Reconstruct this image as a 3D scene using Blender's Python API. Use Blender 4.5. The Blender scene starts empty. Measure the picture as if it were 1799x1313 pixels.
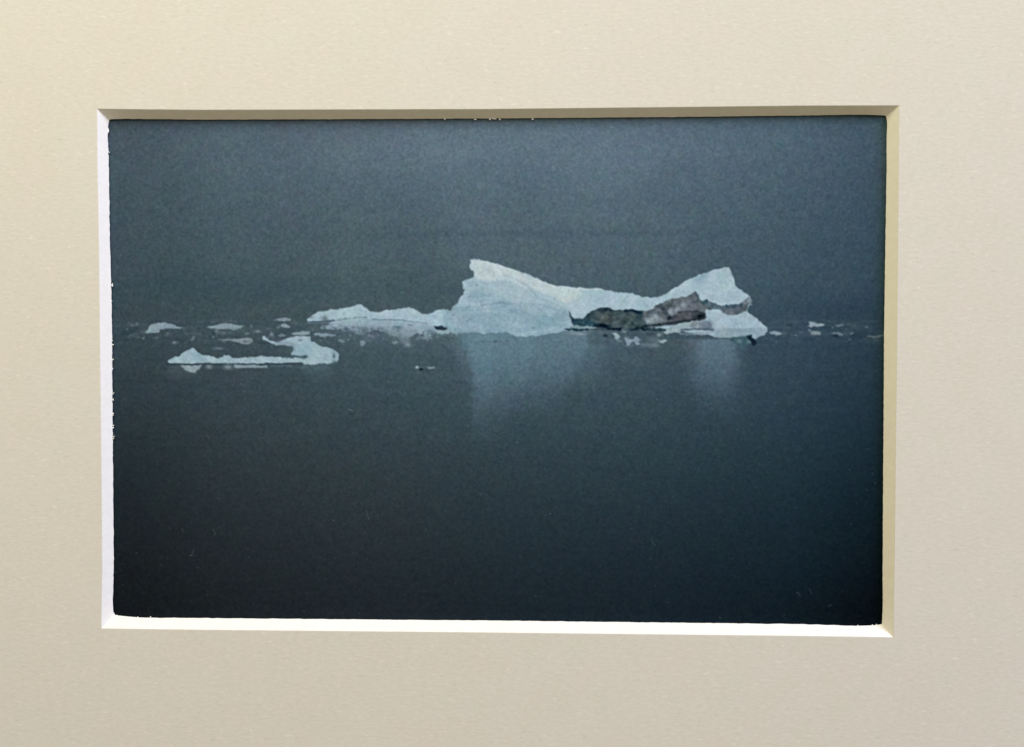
import bpy, math
import numpy as np
from mathutils import Euler, Matrix, Vector

# ------------------------------------------------------------------ camera, light, exposure
sc = bpy.context.scene
COL = sc.collection
WP, HP = 1799.0, 1313.0                       # pixel frame used for measuring the photograph
CAM_LOC = (0.008833923, 0.003836334, 0.187414505)
CAM_ROT = (-0.02291713, 0.02825952, 0.00134950)
LENS = 35.0
cam_data = bpy.data.cameras.new('camera')
cam_data.lens = LENS
cam_data.sensor_width = 36.0
cam_data.clip_start = 0.01
cam_data.clip_end = 20.0
cam = bpy.data.objects.new('camera', cam_data)
cam.location = CAM_LOC
cam.rotation_euler = CAM_ROT
COL.objects.link(cam)
sc.camera = cam

world = bpy.data.worlds.new('World')
sc.world = world
world.use_nodes = True
bg = world.node_tree.nodes['Background']
bg.inputs[0].default_value = (1.0, 0.83, 0.52, 1)
bg.inputs[1].default_value = 0.311


def area(name, loc, target, sx, sy, watts, colour):
    d = bpy.data.lights.new(name, 'AREA')
    d.shape = 'RECTANGLE'
    d.size, d.size_y = sx, sy
    d.energy = watts
    d.color = colour
    o = bpy.data.objects.new(name, d)
    o.location = loc
    o.rotation_euler = (Vector(target) - Vector(loc)).to_track_quat('-Z', 'Y').to_euler()
    COL.objects.link(o)
    return o


area('window_light', (-0.14, 0.395, 0.255), (0, 0, 0), 0.30, 0.22, 1.72, (1.0, 0.943, 0.653))
area('cool_window_light', (0.95, 0.75, 0.55), (0, 0, 0), 0.40, 0.40, 18.6, (0.651, 0.702, 1.0))
sc.view_settings.view_transform = 'Standard'
sc.view_settings.look = 'None'
sc.view_settings.exposure = 0.0
sc.view_settings.gamma = 1.0
sc.view_settings.use_curve_mapping = False
sc.cycles.max_bounces = 6

# ------------------------------------------------------------------ helpers
R = np.array(Euler(CAM_ROT, 'XYZ').to_matrix())
C0 = np.array(CAM_LOC)
F = LENS / 36.0 * WP


def unproj(px, py, z):
    """where a measured point of the photograph lies on the plane at height z"""
    d = np.stack([(np.asarray(px, float) - WP / 2) / F, -(np.asarray(py, float) - HP / 2) / F,
                  -np.ones_like(np.asarray(px, float))], -1) @ R.T
    t = (z - C0[2]) / d[..., 2]
    return C0 + d * t[..., None]


def proj(P):
    c = (P - C0) @ R
    return WP / 2 + F * c[..., 0] / -c[..., 2], HP / 2 - F * c[..., 1] / -c[..., 2]


def tag(o, label=None, cat=None, group=None, kind=None):
    if label: o['label'] = label
    if cat: o['category'] = cat
    if group: o['group'] = group
    if kind: o['kind'] = kind
    return o


def mesh_obj(name, verts, faces, mat, parent=None, smooth=False):
    me = bpy.data.meshes.new(name)
    me.from_pydata([tuple(v) for v in verts], [], faces)
    me.materials.append(mat)
    if smooth:
        me.polygons.foreach_set('use_smooth', [True] * len(me.polygons))
    me.update()
    o = bpy.data.objects.new(name, me)
    COL.objects.link(o)
    o.parent = parent
    return o


def nodes_of(name, rough=0.8, spec=0.2):
    m = bpy.data.materials.new(name)
    m.use_nodes = True
    nt = m.node_tree
    b = nt.nodes['Principled BSDF']
    b.inputs['Roughness'].default_value = rough
    b.inputs['Specular IOR Level'].default_value = spec
    return m, nt, b


def lin(c):
    c = np.asarray(c, float) / 255.0
    return np.where(c <= 0.04045, c / 12.92, ((np.clip(c, 0, None) + 0.055) / 1.055) ** 2.4)


def noise_node(nt, vec, scale, detail, rough=0.5):
    n = nt.nodes.new('ShaderNodeTexNoise')
    n.inputs['Scale'].default_value = scale
    n.inputs['Detail'].default_value = detail
    n.inputs['Roughness'].default_value = rough
    nt.links.new(vec, n.inputs['Vector'])
    return n


def mapped(nt, scale, rotz=0.0):
    tc = nt.nodes.new('ShaderNodeTexCoord')
    mp = nt.nodes.new('ShaderNodeMapping')
    mp.inputs['Scale'].default_value = scale
    mp.inputs['Rotation'].default_value = (0, 0, rotz)
    nt.links.new(tc.outputs['Object'], mp.inputs['Vector'])
    return mp.outputs['Vector']


def mixc(nt, fac, a, b, blend='MIX'):
    m = nt.nodes.new('ShaderNodeMix')
    m.data_type = 'RGBA'
    m.blend_type = blend
    for sock, v in ((m.inputs[0], fac), (m.inputs[6], a), (m.inputs[7], b)):
        if isinstance(v, (int, float, tuple)):
            sock.default_value = v
        else:
            nt.links.new(v, sock)
    return m.outputs[2]


def ramp(nt, src, lo, hi):
    r = nt.nodes.new('ShaderNodeMapRange')
    r.inputs['From Min'].default_value = lo
    r.inputs['From Max'].default_value = hi
    nt.links.new(src, r.inputs['Value'])
    return r.outputs[0]


# ------------------------------------------------------------------ materials
def make_mat_paper():
    m, nt, b = nodes_of('cream_mat_paper', 0.9, 0.12)
    streak = noise_node(nt, mapped(nt, (0.45, 1.0, 1.0), 0.12), 1900, 4, 0.7)     # short felt marks running along the sheet
    fleck = noise_node(nt, mapped(nt, (0.40, 1.0, 1.0), -0.30), 1700, 3, 0.6)
    blot = noise_node(nt, mapped(nt, (0.8, 1.0, 1.0)), 120, 3)
    blot2 = noise_node(nt, mapped(nt, (1.0, 0.8, 1.3)), 210, 2)
    c = mixc(nt, ramp(nt, streak.outputs[0], 0.30, 0.70), (0.700, 0.677, 0.606, 1), (0.768, 0.744, 0.666, 1))
    c = mixc(nt, ramp(nt, fleck.outputs[0], 0.60, 0.78), c, (0.86, 0.83, 0.76, 1))
    c = mixc(nt, ramp(nt, fleck.outputs[0], 0.38, 0.22), c, (0.615, 0.59, 0.52, 1))
    c = mixc(nt, ramp(nt, blot.outputs[0], 0.35, 0.65), c, mixc(nt, 1.0, c, (1.0, 0.985, 0.985, 1), 'MULTIPLY'))
    c = mixc(nt, ramp(nt, blot2.outputs[0], 0.4, 0.7), c, mixc(nt, 1.0, c, (0.980, 1.0, 0.985, 1), 'MULTIPLY'))
    nt.links.new(c, b.inputs['Base Color'])
    bp = nt.nodes.new('ShaderNodeBump')
    bp.inputs['Strength'].default_value = 0.55
    bp.inputs['Distance'].default_value = 0.00004
    nt.links.new(streak.outputs[0], bp.inputs['Height'])
    nt.links.new(bp.outputs[0], b.inputs['Normal'])
    return m


def make_core():
    m, nt, b = nodes_of('white_board_core', 0.95, 0.1)
    n = noise_node(nt, mapped(nt, (1, 1, 1)), 700, 4)
    c = mixc(nt, ramp(nt, n.outputs[0], 0.3, 0.7), (0.86, 0.845, 0.80, 1), (0.90, 0.89, 0.85, 1))
    nt.links.new(c, b.inputs['Base Color'])
    bp = nt.nodes.new('ShaderNodeBump')
    bp.inputs['Strength'].default_value = 0.3
    bp.inputs['Distance'].default_value = 0.00003
    nt.links.new(n.outputs[0], bp.inputs['Height'])
    nt.links.new(bp.outputs[0], b.inputs['Normal'])
    return m


def make_ink():
    m, nt, b = nodes_of('printed_ink_on_matte_paper', 0.85, 0.03)
    at = nt.nodes.new('ShaderNodeAttribute')
    at.attribute_name = 'ink'
    n = noise_node(nt, mapped(nt, (1, 1, 1)), 3000, 2)
    c = mixc(nt, ramp(nt, n.outputs[0], 0.25, 0.75), mixc(nt, 1.0, at.outputs['Color'], (0.90, 0.90, 0.90, 1), 'MULTIPLY'),
             mixc(nt, 1.0, at.outputs['Color'], (1.10, 1.10, 1.10, 1), 'MULTIPLY'))
    nt.links.new(c, b.inputs['Base Color'])
    return m


def make_plain(name, col, rough=0.8):
    m, nt, b = nodes_of(name, rough)
    n = noise_node(nt, mapped(nt, (1, 1, 1)), 60, 4)
    c = mixc(nt, n.outputs[0], tuple(k * 0.85 for k in col) + (1,), tuple(min(1, k * 1.1) for k in col) + (1,))
    nt.links.new(c, b.inputs['Base Color'])
    return m


M_FACE, M_CORE, M_INK = make_mat_paper(), make_core(), make_ink()
M_PAPER = make_plain('white_photo_paper', (0.82, 0.82, 0.80))
M_TABLE = make_plain('grey_table', (0.30, 0.27, 0.24), 0.6)

# ------------------------------------------------------------------ setting
MAT_D = 0.00155          # thickness of the mat board
PRINT_Z = -MAT_D - 0.00028
TABLE_Z = PRINT_Z - 0.0022


def box(x0, x1, y0, y1, z0, z1):
    v = [(x, y, z) for z in (z0, z1) for y in (y0, y1) for x in (x0, x1)]
    f = [(0, 2, 3, 1), (4, 5, 7, 6), (0, 1, 5, 4), (2, 6, 7, 3), (0, 4, 6, 2), (1, 3, 7, 5)]
    return v, f


v, f = box(-0.6, 0.6, -0.45, 0.45, TABLE_Z - 0.02, TABLE_Z)
tag(mesh_obj('table_top', v, f, M_TABLE), kind='structure')
v, f = box(-0.1265, 0.1265, -0.1015, 0.1015, TABLE_Z + 0.00002, PRINT_Z - 0.0004)
tag(mesh_obj('backing_board', v, f, M_PAPER),
    'plain white backing board lying under the print and the mat', 'backing board')

# ------------------------------------------------------------------ the window mat
OUT_C = {'tl': (171.0, 192.0), 'tr': (1579.0, 186.0), 'br': (1569.0, 1119.5), 'bl': (178.3, 1104.0)}
IN_C = {'tl': (191.5, 211.0), 'tr': (1556.5, 204.5), 'br': (1549.8, 1096.5), 'bl': (201.0, 1079.0)}
OUTER = {
    'top': [OUT_C['tl'], (350, 193.8), (860, 192.4), (1420, 186.3), OUT_C['tr']],
    'right': [OUT_C['tr'], (1578, 290), (1575.5, 580), (1570.8, 1000), OUT_C['br']],
    'bottom': [OUT_C['br'], (1400, 1117), (800, 1110.5), (350, 1106.2), OUT_C['bl']],
    'left': [OUT_C['bl'], (180, 1000), (178.8, 840), (176.5, 640), (174.4, 440), (171.6, 290), OUT_C['tl']],
}
INNER = {
    'top': [IN_C['tl'], (195, 210), (201, 209.4), (217, 209), (350, 210.3), (600, 209.6), (860, 208.3), (1150, 206),
            (1420, 203), (1510, 201.8), (1551.5, 201.2), IN_C['tr']],
    'right': [IN_C['tr'], (1558.3, 211), (1558.8, 220), (1557.8, 250), (1558, 290), (1555.6, 430), (1553.5, 580),
              (1552, 800), (1550.8, 1000), (1551, 1057), IN_C['br']],
    'bottom': [IN_C['br'], (1546, 1098), (1520, 1100.5), (1468, 1098.8), (1400, 1097), (900, 1091), (350, 1086.2),
               (264, 1085.6), (207, 1085), (203, 1082), IN_C['bl']],
    'left': [IN_C['bl'], (198.5, 1075), (197.4, 1069), (198.2, 1048), (199.3, 1014), (199.7, 980), (199.0, 900),
             (198.4, 823), (197.8, 772), (197.3, 716), (197, 640), (196.6, 592), (195.8, 531), (195, 498),
             (193.8, 460), (193.2, 440), (192, 370), (191, 299), (190.5, 270), (188.9, 245.5), (188.4, 236),
             (191.2, 230.5), (189.4, 223), IN_C['tl']],
}
rng = np.random.RandomState(7)


def resample(pl, n, rough):
    p = np.array(pl, float)
    s = np.r_[0, np.cumsum(np.hypot(*np.diff(p, axis=0).T))]
    t = np.linspace(0, s[-1], n)
    q = np.stack([np.interp(t, s, p[:, 0]), np.interp(t, s, p[:, 1])], 1)
    if rough:
        j = rng.normal(size=(n, 2))
        j = j + np.roll(j, 1, 0) + np.roll(j, 2, 0)
        j[0] = j[-1] = 0
        q += j / 1.73 * rough
    return q


mat_board = bpy.data.objects.new('picture_mat', None)
COL.objects.link(mat_board)
tag(mat_board, 'cream window mat board with a white slanting cut edge around the dark iceberg print', 'picture mat')
SIDES = ('top', 'right', 'bottom', 'left')
N = 420
outs = {k: resample(OUTER[k], N, 0.04) for k in SIDES}
inns = {k: resample(INNER[k], N, 0.20 if k in ('left', 'bottom') else 0.12) for k in SIDES}
MW, MH = 0.127, 0.1016
LIP = 0.00004
# face paper: flat sheet with the opening, edge rolled over very slightly
loop = np.vstack([outs[k][:-1] for k in SIDES])
nl = len(loop)
w_in = unproj(loop[:, 0], loop[:, 1], -LIP)
ctr = w_in.mean(0)
ring0 = w_in
grow = lambda P, d, z: np.stack([P[:, 0] + np.sign(P[:, 0] - ctr[0]) * d * 0 + (P[:, 0] - ctr[0]) / 0.075 * d,
                                 P[:, 1] + (P[:, 1] - ctr[1]) / 0.05 * d, np.full(len(P), z)], 1)
ring1 = grow(w_in, 0.00006, -LIP * 0.2)
ring2 = grow(w_in, 0.00016, 0.0)
cx, cy = ring2[:, 0] - ctr[0], ring2[:, 1] - ctr[1]
# outermost ring: the same points pushed out to the board's rectangle, side by side
ring3 = ring2.copy()
idx = 0
cor = {'tl': (-MW, MH), 'tr': (MW, MH), 'br': (MW, -MH), 'bl': (-MW, -MH)}
seq = {'top': ('tl', 'tr'), 'right': ('tr', 'br'), 'bottom': ('br', 'bl'), 'left': ('bl', 'tl')}
for k in SIDES:
    a, b_ = np.array(cor[seq[k][0]]), np.array(cor[seq[k][1]])
    t = np.linspace(0, 1, N)[:-1, None]
    ring3[idx:idx + N - 1, :2] = a + (b_ - a) * t
    idx += N - 1
ring4 = ring3.copy(); ring4[:, 2] = -0.00015
rings = [ring0, ring1, ring2, ring3, ring4]
V = np.vstack(rings)
Fc = []
for r in range(len(rings) - 1):
    for i in range(nl):
        j = (i + 1) % nl
        Fc.append((r * nl + i, r * nl + j, (r + 1) * nl + j, (r + 1) * nl + i))
mesh_obj('face_paper', V, [tuple(reversed(q)) for q in Fc], M_FACE, mat_board)
# board core seen only from its outer edge
core_top = ring3.copy(); core_top[:, 2] = -0.00015; core_top[:, :2] *= 0.9995
core_bot = core_top.copy(); core_bot[:, 2] = -MAT_D
V = np.vstack([core_top, core_bot])
mesh_obj('board_core', V, [(i, (i + 1) % nl, nl + (i + 1) % nl, nl + i) for i in range(nl)], M_CORE, mat_board)
bev = {}
BL = {'top': 'shaded olive grey bevel along the upper side of the opening',
      'right': 'warm yellowish bevel along the right side of the opening',
      'bottom': 'brightest white bevel along the lower side of the opening',
      'left': 'bluish white bevel along the left side of the opening, frayed along its inner edge'}
for k in SIDES:
    a = unproj(outs[k][:, 0], outs[k][:, 1], -LIP)
    b_ = unproj(inns[k][:, 0], inns[k][:, 1], -MAT_D)
    sm = inns[k].copy()
    for _ in range(400):
        sm[1:-1] = (sm[:-2] + 2 * sm[1:-1] + sm[2:]) / 4
    bs = unproj(sm[:, 0], sm[:, 1], -MAT_D)
    rows = []
    for s in (0.0, 0.12, 0.5, 0.93, 1.0):
        p = a + ((b_ if s > 0.95 else bs) - a) * s
        rows.append(p)
    rows.append(b_ + np.array([0, 0, -0.00007]))          # small square foot under the cut
    V = np.vstack(rows)
    Fc = [(r * N + i, (r + 1) * N + i, (r + 1) * N + i + 1, r * N + i + 1) for r in range(len(rows) - 1) for i in range(N - 1)]
    bev[k] = mesh_obj('bevel', V, Fc, M_CORE, mat_board)
    bev[k]['label'] = BL[k]


def fibre(side, x, y, w, h, ang=0.0):
    """a torn tuft of board standing out over the print"""
    n = 11
    pts = []
    for i in range(n):
        t = i / n * 2 * math.pi
        r = 0.5 * rng.uniform(0.45, 1.15)
        u, q = math.cos(t) * r * w, math.sin(t) * r * h
        pts.append((x + u * math.cos(ang) - q * math.sin(ang), y + u * math.sin(ang) + q * math.cos(ang)))
    P = np.array(pts)
    z = -MAT_D + 0.00002
    top = unproj(P[:, 0], P[:, 1], z)
    top[:, 2] += rng.uniform(0, 0.00008, n)
    bot = top.copy(); bot[:, 2] -= 0.00008
    c1 = top.mean(0) + [0, 0, 0.00003]
    V = np.vstack([top, bot, [c1]])
    Fc = [(i, (i + 1) % n, 2 * n) for i in range(n)] + [(i, n + i, n + (i + 1) % n, (i + 1) % n) for i in range(n)]
    o = mesh_obj('torn_fibre', V, [tuple(reversed(q)) for q in Fc], M_CORE, bev[side])


for a in [(196.8, 501.5, 4.6, 6.5, .2), (195.8, 529.5, 2.6, 3, 0), (193.6, 458, 2, 3, 0), (196.6, 592, 2, 3.5, 0), (197.4, 599, 2.2, 3, .3),
          (198.2, 606, 3.4, 2.2, .2), (198.6, 632, 3.6, 1.8, -.6), (197.6, 648, 2.4, 3, 0), (199.2, 691.5, 4.6, 1.5, -.9), (198.6, 702, 3, 5, .1),
          (198.4, 727, 3.2, 5, .2), (198.6, 730, 3, 2, -.6), (199.2, 748, 4, 2.2, -.9), (198.6, 752, 3, 3, 0), (200, 767, 5, 2, -.5),
          (198.9, 771, 4, 3, -.8), (190, 232, 4, 5.5, .3), (191.5, 268, 2, 3, 0)]:
    fibre('left', *a)
for a in [(781.5, 209.5, 4, 3, 0), (834.5, 210.2, 6, 2.6, 0), (861, 209.6, 5, 3.4, 0), (868, 209.2, 9, 2.6, 0), (878, 209.8, 5.5, 4.2, 0),
          (936, 209.6, 5, 3, 0)]:
    fibre('top', *a)
for a in [(1507, 1099.3, 3.2, 2, 0), (1532.5, 1098.3, 2, 3, 0), (1539.5, 1098, 2.6, 3.6, 0), (242, 1084.2, 2, 2.2, 0), (264.5, 1084, 2, 2.5, 0),
          (229.5, 1085, 3, 1.4, 0), (205, 1082, 4, 4, .4)]:
    fibre('bottom', *a)

# ------------------------------------------------------------------ the print: its picture, computed point by point
SP = 0.00013
NX, NY = int(0.158 / SP), int(0.106 / SP)
gx = (np.arange(NX) - (NX - 1) / 2) * SP + 0.0004
gy = ((NY - 1) / 2 - np.arange(NY)) * SP
GX, GY = np.meshgrid(gx, gy)
PX, PY = proj(np.stack([GX, GY, np.full_like(GX, PRINT_Z)], -1))


def blur(a, r):
    """repeated box blur, radius r samples"""
    r = int(max(1, round(r)))
    for ax in (0, 1):
        for _ in range(2):
            c = np.cumsum(np.concatenate([np.take(a, range(-r - 1, 0), ax), a, np.take(a, range(r), ax)], ax), ax)
            n = a.shape[ax]
            hi = np.take(c, range(2 * r + 1, 2 * r + 1 + n), ax)
            lo = np.take(c, range(0, n), ax)
            a = (hi - lo) / (2 * r + 1)
    return a


def wn(r, seed, rx=None):
    g = np.random.RandomState(seed).normal(size=(NY, NX))
    if r:
        g = blur(g, r)
    if rx:
        k = g.copy()
        for s in range(1, rx):
            k += np.roll(g, s, 1)
        g = k
    return g / g.std()


# tone of sky and sea, measured at a lattice of points
TX = [190, 400, 650, 900, 1150, 1400, 1556]
TY = [205, 260, 330, 420, 500, 570, 640, 720, 820, 920, 1020, 1095]
TONE = np.array([
    [(74, 84, 92), (84, 96, 106), (90, 102, 114), (96, 112, 124), (92, 108, 122), (80, 98, 112), (68, 84, 96)],
    [(74, 87, 95), (85, 101, 111), (91, 108, 119), (96, 114, 126), (91, 109, 122), (81, 99, 113), (68, 86, 98)],
    [(70, 84, 91), (80, 96, 105), (85, 102, 112), (89, 107, 118), (86, 104, 116), (75, 94, 106), (60, 78, 91)],
    [(64, 77, 84), (74, 89, 97), (79, 95, 103), (82, 99, 108), (78, 96, 106), (67, 86, 98), (53, 72, 85)],
    [(59, 73, 80), (68, 84, 90), (74, 90, 96), (76, 92, 100), (71, 89, 98), (60, 79, 91), (47, 65, 79)],
    [(58, 69, 75), (65, 78, 83), (69, 84, 89), (71, 87, 94), (66, 83, 92), (55, 73, 85), (43, 59, 71)],
    [(54, 64, 69), (63, 74, 79), (68, 82, 88), (71, 86, 94), (64, 80, 89), (52, 69, 80), (39, 55, 66)],
    [(44, 53, 58), (56, 66, 71), (60, 72, 78), (61, 76, 83), (57, 72, 80), (45, 61, 72), (31, 47, 57)],
    [(34, 42, 45), (48, 56, 59), (52, 61, 65), (50, 62, 68), (46, 60, 67), (35, 51, 60), (21, 36, 45)],
    [(28, 33, 36), (40, 46, 49), (44, 51, 55), (40, 51, 57), (36, 48, 56), (26, 40, 49), (13, 26, 34)],
    [(22, 26, 28), (32, 37, 40), (36, 42, 46), (32, 41, 47), (28, 38, 46), (19, 32, 40), (7, 15, 21)],
    [(18, 20, 22), (26, 30, 33), (30, 35, 39), (26, 34, 40), (22, 31, 39), (13, 22, 29), (4, 8, 12)]], float)


def interp1(xs, x):
    """smooth (Catmull-like cubic weight) interpolation indices"""
    xs = np.array(xs, float)
    i = np.clip(np.searchsorted(xs, x) - 1, 0, len(xs) - 2)
    t = np.clip((x - xs[i]) / (xs[i + 1] - xs[i]), 0, 1)
    return i, t


ix, tx = interp1(TX, PX)
iy, ty = interp1(TY, PY)
IMG = np.zeros((NY, NX, 3))
for ch in range(3):
    T = TONE[:, :, ch]
    IMG[..., ch] = (T[iy, ix] * (1 - tx) + T[iy, ix + 1] * tx) * (1 - ty) + (T[iy + 1, ix] * (1 - tx) + T[iy + 1, ix + 1] * tx) * ty
for ch in range(3):
    IMG[..., ch] = blur(IMG[..., ch], 28)


def zone(x0, y0, x1, y1, m=12):
    return np.where((PX > x0 - m) & (PX < x1 + m) & (PY > y0 - m) & (PY < y1 + m))


WOB = (wn(2, 11) * 0.6 + wn(1, 13) * 0.5, wn(2, 12) * 0.5 + wn(1, 14) * 0.42)


def sdist(pts, X, Y):
    P = np.array(pts, float)
    Q = np.roll(P, -1, 0)
    best = np.full(X.shape, 1e9)
    inside = np.zeros(X.shape, bool)
    for (ax, ay), (bx, by) in zip(P, Q):
        dx, dy = bx - ax, by - ay
        L = dx * dx + dy * dy + 1e-9
        t = np.clip(((X - ax) * dx + (Y - ay) * dy) / L, 0, 1)
        best = np.minimum(best, (X - ax - t * dx) ** 2 + (Y - ay - t * dy) ** 2)
        if ay != by:
            inside ^= ((ay > Y) != (by > Y)) & (X < dx * (Y - ay) / dy + ax)
    return np.where(inside, 1, -1) * np.sqrt(best)


def tr(view, pts):
    """points read off an enlarged view of the photograph -> full-size pixels"""
    x0, y0, k = VIEWS[view]
    return [(x0 + x / k, y0 + y / k) for x, y in pts]


VIEWS = {'a': (220, 520, 4.4975), 'b': (520, 440, 4.4975), 'c': (780, 440, 6.0), 'd': (980, 440, 4.4975), 'e': (1260, 530, 5.803),
         'f': (190, 520, 6.663), 'g': (430, 540, 6.663), 'h': (960, 530, 8.995), 'i': (1140, 500, 8.995), 'p': (0, 0, 1.0)}


def sstep(x):
    x = np.clip(x, 0, 1)
    return x * x * (3 - 2 * x)


def put(ii, a, col):
    a = a[..., None]
    IMG[ii] = IMG[ii] * (1 - a) + np.array(col, float) * a


def poly(view, pts, col, soft=1.0, alpha=1.0, wob=1.0):
    p = tr(view, pts)
    xs, ys = [q[0] for q in p], [q[1] for q in p]
    ii = zone(min(xs), min(ys), max(xs), max(ys), 6 + 3 * soft)
    if wob is None: wob = 0
    d = sdist(p, PX[ii] + WOB[0][ii] * wob, PY[ii] + WOB[1][ii] * wob)
    put(ii, sstep((d + soft) / (2 * soft)) * alpha, col)
    return p


def blob(view, x, y, rx, ry, col, alpha=1.0, ang=0.0, hard=0.0):
    (cx_, cy_), = tr(view, [(x, y)])
    k = VIEWS[view][2]
    rx, ry = rx / k, ry / k
    m = 3 * max(rx, ry)
    ii = zone(cx_ - m, cy_ - m, cx_ + m, cy_ + m, 2)
    dx, dy = PX[ii] + WOB[0][ii] - cx_, PY[ii] + WOB[1][ii] * .6 - cy_
    u, w = dx * math.cos(ang) + dy * math.sin(ang), -dx * math.sin(ang) + dy * math.cos(ang)
    r = np.sqrt((u / rx) ** 2 + (w / ry) ** 2)
    a = sstep((1.25 - r) / (0.5)) if hard else np.exp(-r * r)
    put(ii, a * alpha, col)


def stroke(view, pts, width, col, alpha=1.0, soft=0.8):
    p = tr(view, pts)
    wpx = width / VIEWS[view][2]
    xs, ys = [q[0] for q in p], [q[1] for q in p]
    ii = zone(min(xs), min(ys), max(xs), max(ys), 6 + wpx)
    X, Y = PX[ii] + WOB[0][ii] * .7, PY[ii] + WOB[1][ii] * .7
    best = np.full(X.shape, 1e9)
    for (ax, ay), (bx, by) in zip(p[:-1], p[1:]):
        dx, dy = bx - ax, by - ay
        t = np.clip(((X - ax) * dx + (Y - ay) * dy) / (dx * dx + dy * dy + 1e-9), 0, 1)
        best = np.minimum(best, (X - ax - t * dx) ** 2 + (Y - ay - t * dy) ** 2)
    d = np.sqrt(best)
    put(ii, sstep((wpx / 2 + soft - d) / (2 * soft)) * alpha, col)


# --- sky: broad soft cloud, one thin darker band low down
cl = blur(wn(40, 3, 30), 12); cl /= cl.std()
sky_w = sstep((560 - PY) / 60)
IMG += (cl * 1.6 * sky_w)[..., None]
IMG += (np.exp(-((PY - 262 - cl * 6) / 34) ** 2) * np.exp(-((PX - 900) / 420) ** 2) * 3.5)[..., None]
IMG -= (np.exp(-((PY - 411 + (PX - 900) * 0.006) / 6.5) ** 2) * np.exp(-((PX - 930) / 330) ** 4) * 6.0)[..., None] * np.array([1, .9, .8])
IMG -= (np.exp(-((PY - 355) / 15) ** 2) * np.exp(-((PX - 1050) / 260) ** 2) * 1.8)[..., None]
IMG -= (np.exp(-((PY - 505) / 26) ** 2) * np.exp(-((PX - 480) / 330) ** 2) * 5.0)[..., None] * np.array([1.15, .75, .6])
IMG -= (np.exp(-((PY - 545) / 22) ** 2) * np.exp(-((PX - 1440) / 130) ** 2) * 3.5)[..., None] * np.array([1.1, .9, .7])

# --- sea: drift-ice belt by the horizon, long ripples below
W_ = WOB[0]
belt = sstep((PY - 560) / 4) * sstep((612 - PY) / 18)
st = blur(wn(1, 21, 26), 1); st /= st.std()
side = np.clip(np.maximum(sstep((700 - PX) / 60), sstep((PX - 1330) / 40)), 0.25, 1)
IMG += (belt * side * (2.0 + st * 2.4))[..., None] * np.array([1.25, .95, .85])
sea = sstep((PY - 600) / 30)
rip = blur(wn(0, 31, 44), 1); rip /= rip.std()
IMG += (sea * rip * np.clip(1.2 * np.exp(-(PY - 600) / 160), 0.25, 2))[..., None]

# --- reflections
RIPX = PX + rip * 2.6


def glow(x0, x1, y0, y1, sx, sy, col, alpha, top=3.0, sl=0.0, sr=0.0):
    e0, e1 = x0 + np.clip(PY - 590, 0, 80) * sl, x1 + np.clip(PY - 590, 0, 150) * sr
    k = sx * (1 + np.clip(PY - 600, 0, 200) / 60)
    a = sstep((RIPX - e0 + sx) / (2 * sx)) * sstep((e1 + k - RIPX) / (2 * k))
    b = sstep((PY - y0 + top) / (2 * top)) * np.clip(1 - np.clip((PY - y0) / (y1 - y0), 0, 1), 0, 1) ** sy
    w = (a * b * alpha)[..., None]
    IMG[:] = IMG * (1 - w) + np.array(col, float) * w


RC = (112, 137, 150)
glow(792, 1066, 578, 690, 12, 0.8, (108, 132, 143), 0.46, 3.0, .25, -.25)
glow(806, 1040, 578, 728, 7, 0.8, (104, 130, 143), 0.56, 3.0, .4, -.5)
glow(822, 945, 580, 775, 6, 1.0, (106, 131, 145), 0.34, 3.0, .1, -.3)
glow(829, 866, 590, 800, 6, 1.2, RC, 0.34)
glow(935, 1120, 592, 700, 34, 1.3, (96, 116, 125), 0.22)
glow(1206, 1298, 596, 700, 20, 1.0, (112, 130, 144), 0.34)
glow(1224, 1292, 596, 740, 13, 1.0, (114, 135, 150), 0.46)
glow(1266, 1290, 610, 770, 9, 1.2, (104, 124, 138), 0.22)
glow(1120, 1225, 596, 660, 16, 1.2, (92, 96, 96), 0.30)
glow(595, 800, 588, 640, 20, 1.3, (96, 110, 118), 0.28)
glow(530, 580, 640, 668, 9, 1.0, (98, 120, 130), 0.42)
glow(300, 345, 642, 672, 8, 1.2, (110, 122, 128), 0.30)

ICE = (163, 185, 195)
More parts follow.
